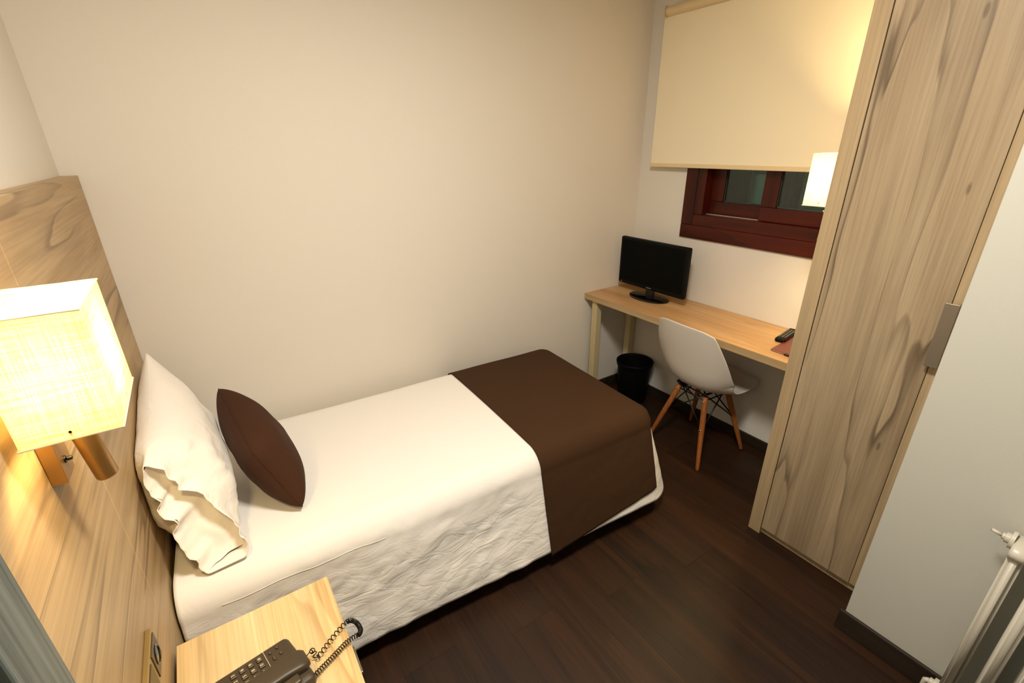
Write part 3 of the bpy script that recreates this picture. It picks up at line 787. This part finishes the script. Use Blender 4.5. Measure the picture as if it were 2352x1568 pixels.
# coiled cord, path in world coords
path = [Vector(p) for p in [(0.3144, -1.285, 0.548), (0.3234, -1.2716, 0.54), (0.3317, -1.2577, 0.525), (0.335, -1.262, 0.515), (0.3374, -1.2712, 0.512), (0.3513, -1.2632, 0.512), (0.3724, -1.2478, 0.512), (0.3938, -1.2342, 0.512), (0.4141, -1.223, 0.512), (0.4273, -1.2183, 0.511), (0.4376, -1.2245, 0.51), (0.4444, -1.237, 0.506), (0.4455, -1.2544, 0.504), (0.4377, -1.2676, 0.508), (0.4245, -1.2701, 0.512), (0.4052, -1.2742, 0.512), (0.3757, -1.2874, 0.512), (0.3421, -1.3023, 0.512), (0.3205, -1.3122, 0.512), (0.3114, -1.3211, 0.514), (0.3066, -1.3325, 0.522)]]
dense = []
nseg = 620
for i in range(nseg+1): dense.append(Vector(catmull([tuple(p) for p in path], i/nseg)))
ln = 0; cl = [0]
for a, b_ in zip(dense, dense[1:]): ln += (b_-a).length; cl.append(ln)
coil = []; turns = 62; ph = 0
for i, p in enumerate(dense):
    t = (dense[min(i+1, nseg)]-dense[max(i-1, 0)]).normalized()
    u = t.cross(Vector((0, 0, 1))).normalized(); v = t.cross(u)
    f = cl[i]/ln
    dens = .62 if f < .42 else (2.0 if f < .60 else 1.15)
    if i: ph += 2*pi*turns/nseg*dens*(cl[i]-cl[i-1])/(ln/nseg)*.9
    rr = .0052*min(1, max(.02, (f-.06)/.04))
    coil.append(p + (u*cos(ph)+v*sin(ph))*rr)
TI = (Matrix.Translation((.215, -1.275, .5003)) @ Matrix.Rotation(PA, 4, 'Z')).inverted()
fine = []
A_ = [tuple(q) for q in coil]
for i in range(nseg*2+1): fine.append(TI @ Vector(catmull(A_, i/(nseg*2))))
bm = bmesh.new(); add_tube(bm, fine, .00125, 6); make('coiled_cord', bm, MW['black_wire'], tp_, smooth=True)

# ------------------------------------------------------------------ wall lamps
def wall_lamp(loc, rz, label, power):
    """local: x = away from the mounting surface, y = along it, z up; origin on the surface at shade centre"""
    root = empty('wall_lamp', loc, (0, 0, rz)); tag(root, label, 'wall lamp')
    X0, X1, Yh, Z0, Z1 = .017, .130, .095, -.090, .090
    bm = bmesh.new()
    v0 = [bm.verts.new(p) for p in ((X0, -Yh, Z0), (X1, -Yh, Z0), (X1, Yh, Z0), (X0, Yh, Z0))]
    v1 = [bm.verts.new((v.co.x, v.co.y, Z1)) for v in v0]
    for k in range(4): bm.faces.new((v0[k], v0[(k+1) % 4], v1[(k+1) % 4], v1[k]))
    bmesh.ops.bevel(bm, geom=[e for e in bm.edges if abs(e.verts[0].co.z-e.verts[1].co.z) > .1], offset=.004, segments=2, affect='EDGES')
    s = make('shade', bm, MW['shade'], root)
    for zz in (Z0, Z1):
        bm = bmesh.new(); c = [(X0, -Yh), (X1, -Yh), (X1, Yh), (X0, Yh)]
        add_tube(bm, [(a, b_, zz) for a, b_ in c], .0016, 6, closed=True)
        make('shade_trim', bm, MW['shade_trim'], s)
    cx = (X0+X1)/2
    bm = bmesh.new(); add_tube(bm, [(X0, 0, Z0+.012), (X1, 0, Z0+.012)], .002, 6); add_tube(bm, [(cx, -Yh, Z0+.012), (cx, Yh, Z0+.012)], .002, 6); make('shade_carrier', bm, MW['chrome'], s)
    lathe('bulb', [(.004, 0), (.009, .003), (.011, .02), (.013, .035), (.010, .048), (.0005, .054)], (cx, 0, Z0+.055), MW['bulb'], root, 16)
    lathe('lamp_holder', [(.012, 0), (.014, .004), (.014, .045), (.010, .05)], (cx, 0, Z0+.002), MW['brass'], root, 16)
    # back box and arm
    bb = box('mounting_box', (.0005, .008, -.211), (.021, .062, -.118), MW['brass'], root, bevel=.001)
    lathe('switch', [(.0065, 0), (.0065, .002), (.004, .003), (.0035, .009), (.001, .010)], (.0212, .032, -.180), MW['black_gloss'], bb, 16, axis='x')
    box('arm', (.004, .008, -.1175), (cx+.01, .024, -.112), MW['brass'], root, bevel=.001)
    tube('arm_post', [(cx, .012, -.112), (cx, .004, Z0+.004)], .004, MW['brass'], root, 10)
    tube('reading_spot', [(.0545, .016, -.092), (.056, .016, -.110), (.0655, .020, -.220), (.066, .020, -.2235)], [.0140, .0160, .0160, .0145], MW['brass'], root, 24)
    L_ = add_light('bulb_light', 'POINT', (cx, 0, .0), power, WARM, root, shadow_soft_size=.035)
    return root
wall_lamp((.045, -1.248, 1.348), 0, 'brass wall lamp with glowing square linen shade on the headboard', LAMP_E)
wall_lamp((2.345, -1.369, 1.500), radians(90), 'glowing linen-shaded wall lamp on the wardrobe side by the window', LAMP2_E)

# ------------------------------------------------------------------ radiator
rd = empty('radiator', (1.90, -2.12, 0)); tag(rd, 'white column radiator mounted on the right-hand wall', 'radiator')
for k in range(10):
    y_ = -2.123 - k*.058 + 2.12
    bm = bmesh.new()
    for xx in (-.032, .018):
        add_box(bm, (xx-.013, y_-.015, .10), (xx+.013, y_+.015, .655))
    bmesh.ops.bevel(bm, geom=bm.edges[:], offset=.0085, segments=3, affect='EDGES')
    add_lathe(bm, [(.001, -.016), (.024, -.016), (.026, -.010), (.026, .010), (.024, .016), (.001, .016)], (-.007, y_, .665), 20, sx=1, sy=1.9, axis='y')
    add_lathe(bm, [(.001, -.016), (.024, -.016), (.026, -.010), (.026, .010), (.024, .016), (.001, .016)], (-.007, y_, .095), 20, sx=1, sy=1.9, axis='y')
    make('radiator_column', bm, MW['radiator'], rd, smooth=True)
lathe('header_pipe', [(.016, 0), (.016, .55)], (-.007, -.54, .675), MW['radiator'], rd, 16, axis='y')
lathe('header_pipe', [(.016, 0), (.016, .55)], (-.007, -.54, .095), MW['radiator'], rd, 16, axis='y')
lathe('end_plug', [(.024, 0), (.024, .008), (.014, .009), (.014, .018), (.009, .019), (.009, .024)], (-.007, .013, .680), MW['radiator'], rd, 20, axis='y')
tube('bleed_valve', [(-.007, .036, .680), (-.012, .058, .686)], [.005, .0045], MW['radiator'], rd, 10)
lathe('valve_plug', [(.020, 0), (.020, .010), (.012, .011), (.012, .02)], (-.007, .013, .095), MW['radiator'], rd, 20, axis='y')
tube('supply_pipe', [(-.007, .032, .095), (-.007, .040, .090), (-.007, .040, .01)], .008, MW['radiator'], rd, 12)
for yy in (-.1, -.45): box('wall_bracket', (.02, yy-.01, .62), (.0515, yy+.01, .64), MW['radiator'], rd)

# ------------------------------------------------------------------ ceiling lamp (out of frame, gives the room its main light)
cl_ = empty('ceiling_light', (CEIL_POS[0], CEIL_POS[1], CEIL_Z)); tag(cl_, 'round white ceiling light above the bed', 'ceiling light')
lathe('housing', [(.20, 0), (.20, -.035), (.185, -.040), (.180, -.030), (.180, -.004)], (0, 0, 0), plain('lamp_white', '#e8e6e0', .5), cl_, 40, cap=False)
lathe('diffuser', [(.001, -.030), (.179, -.030), (.179, -.024), (.001, -.024)], (0, 0, 0), MW['diffuser'], cl_, 40)
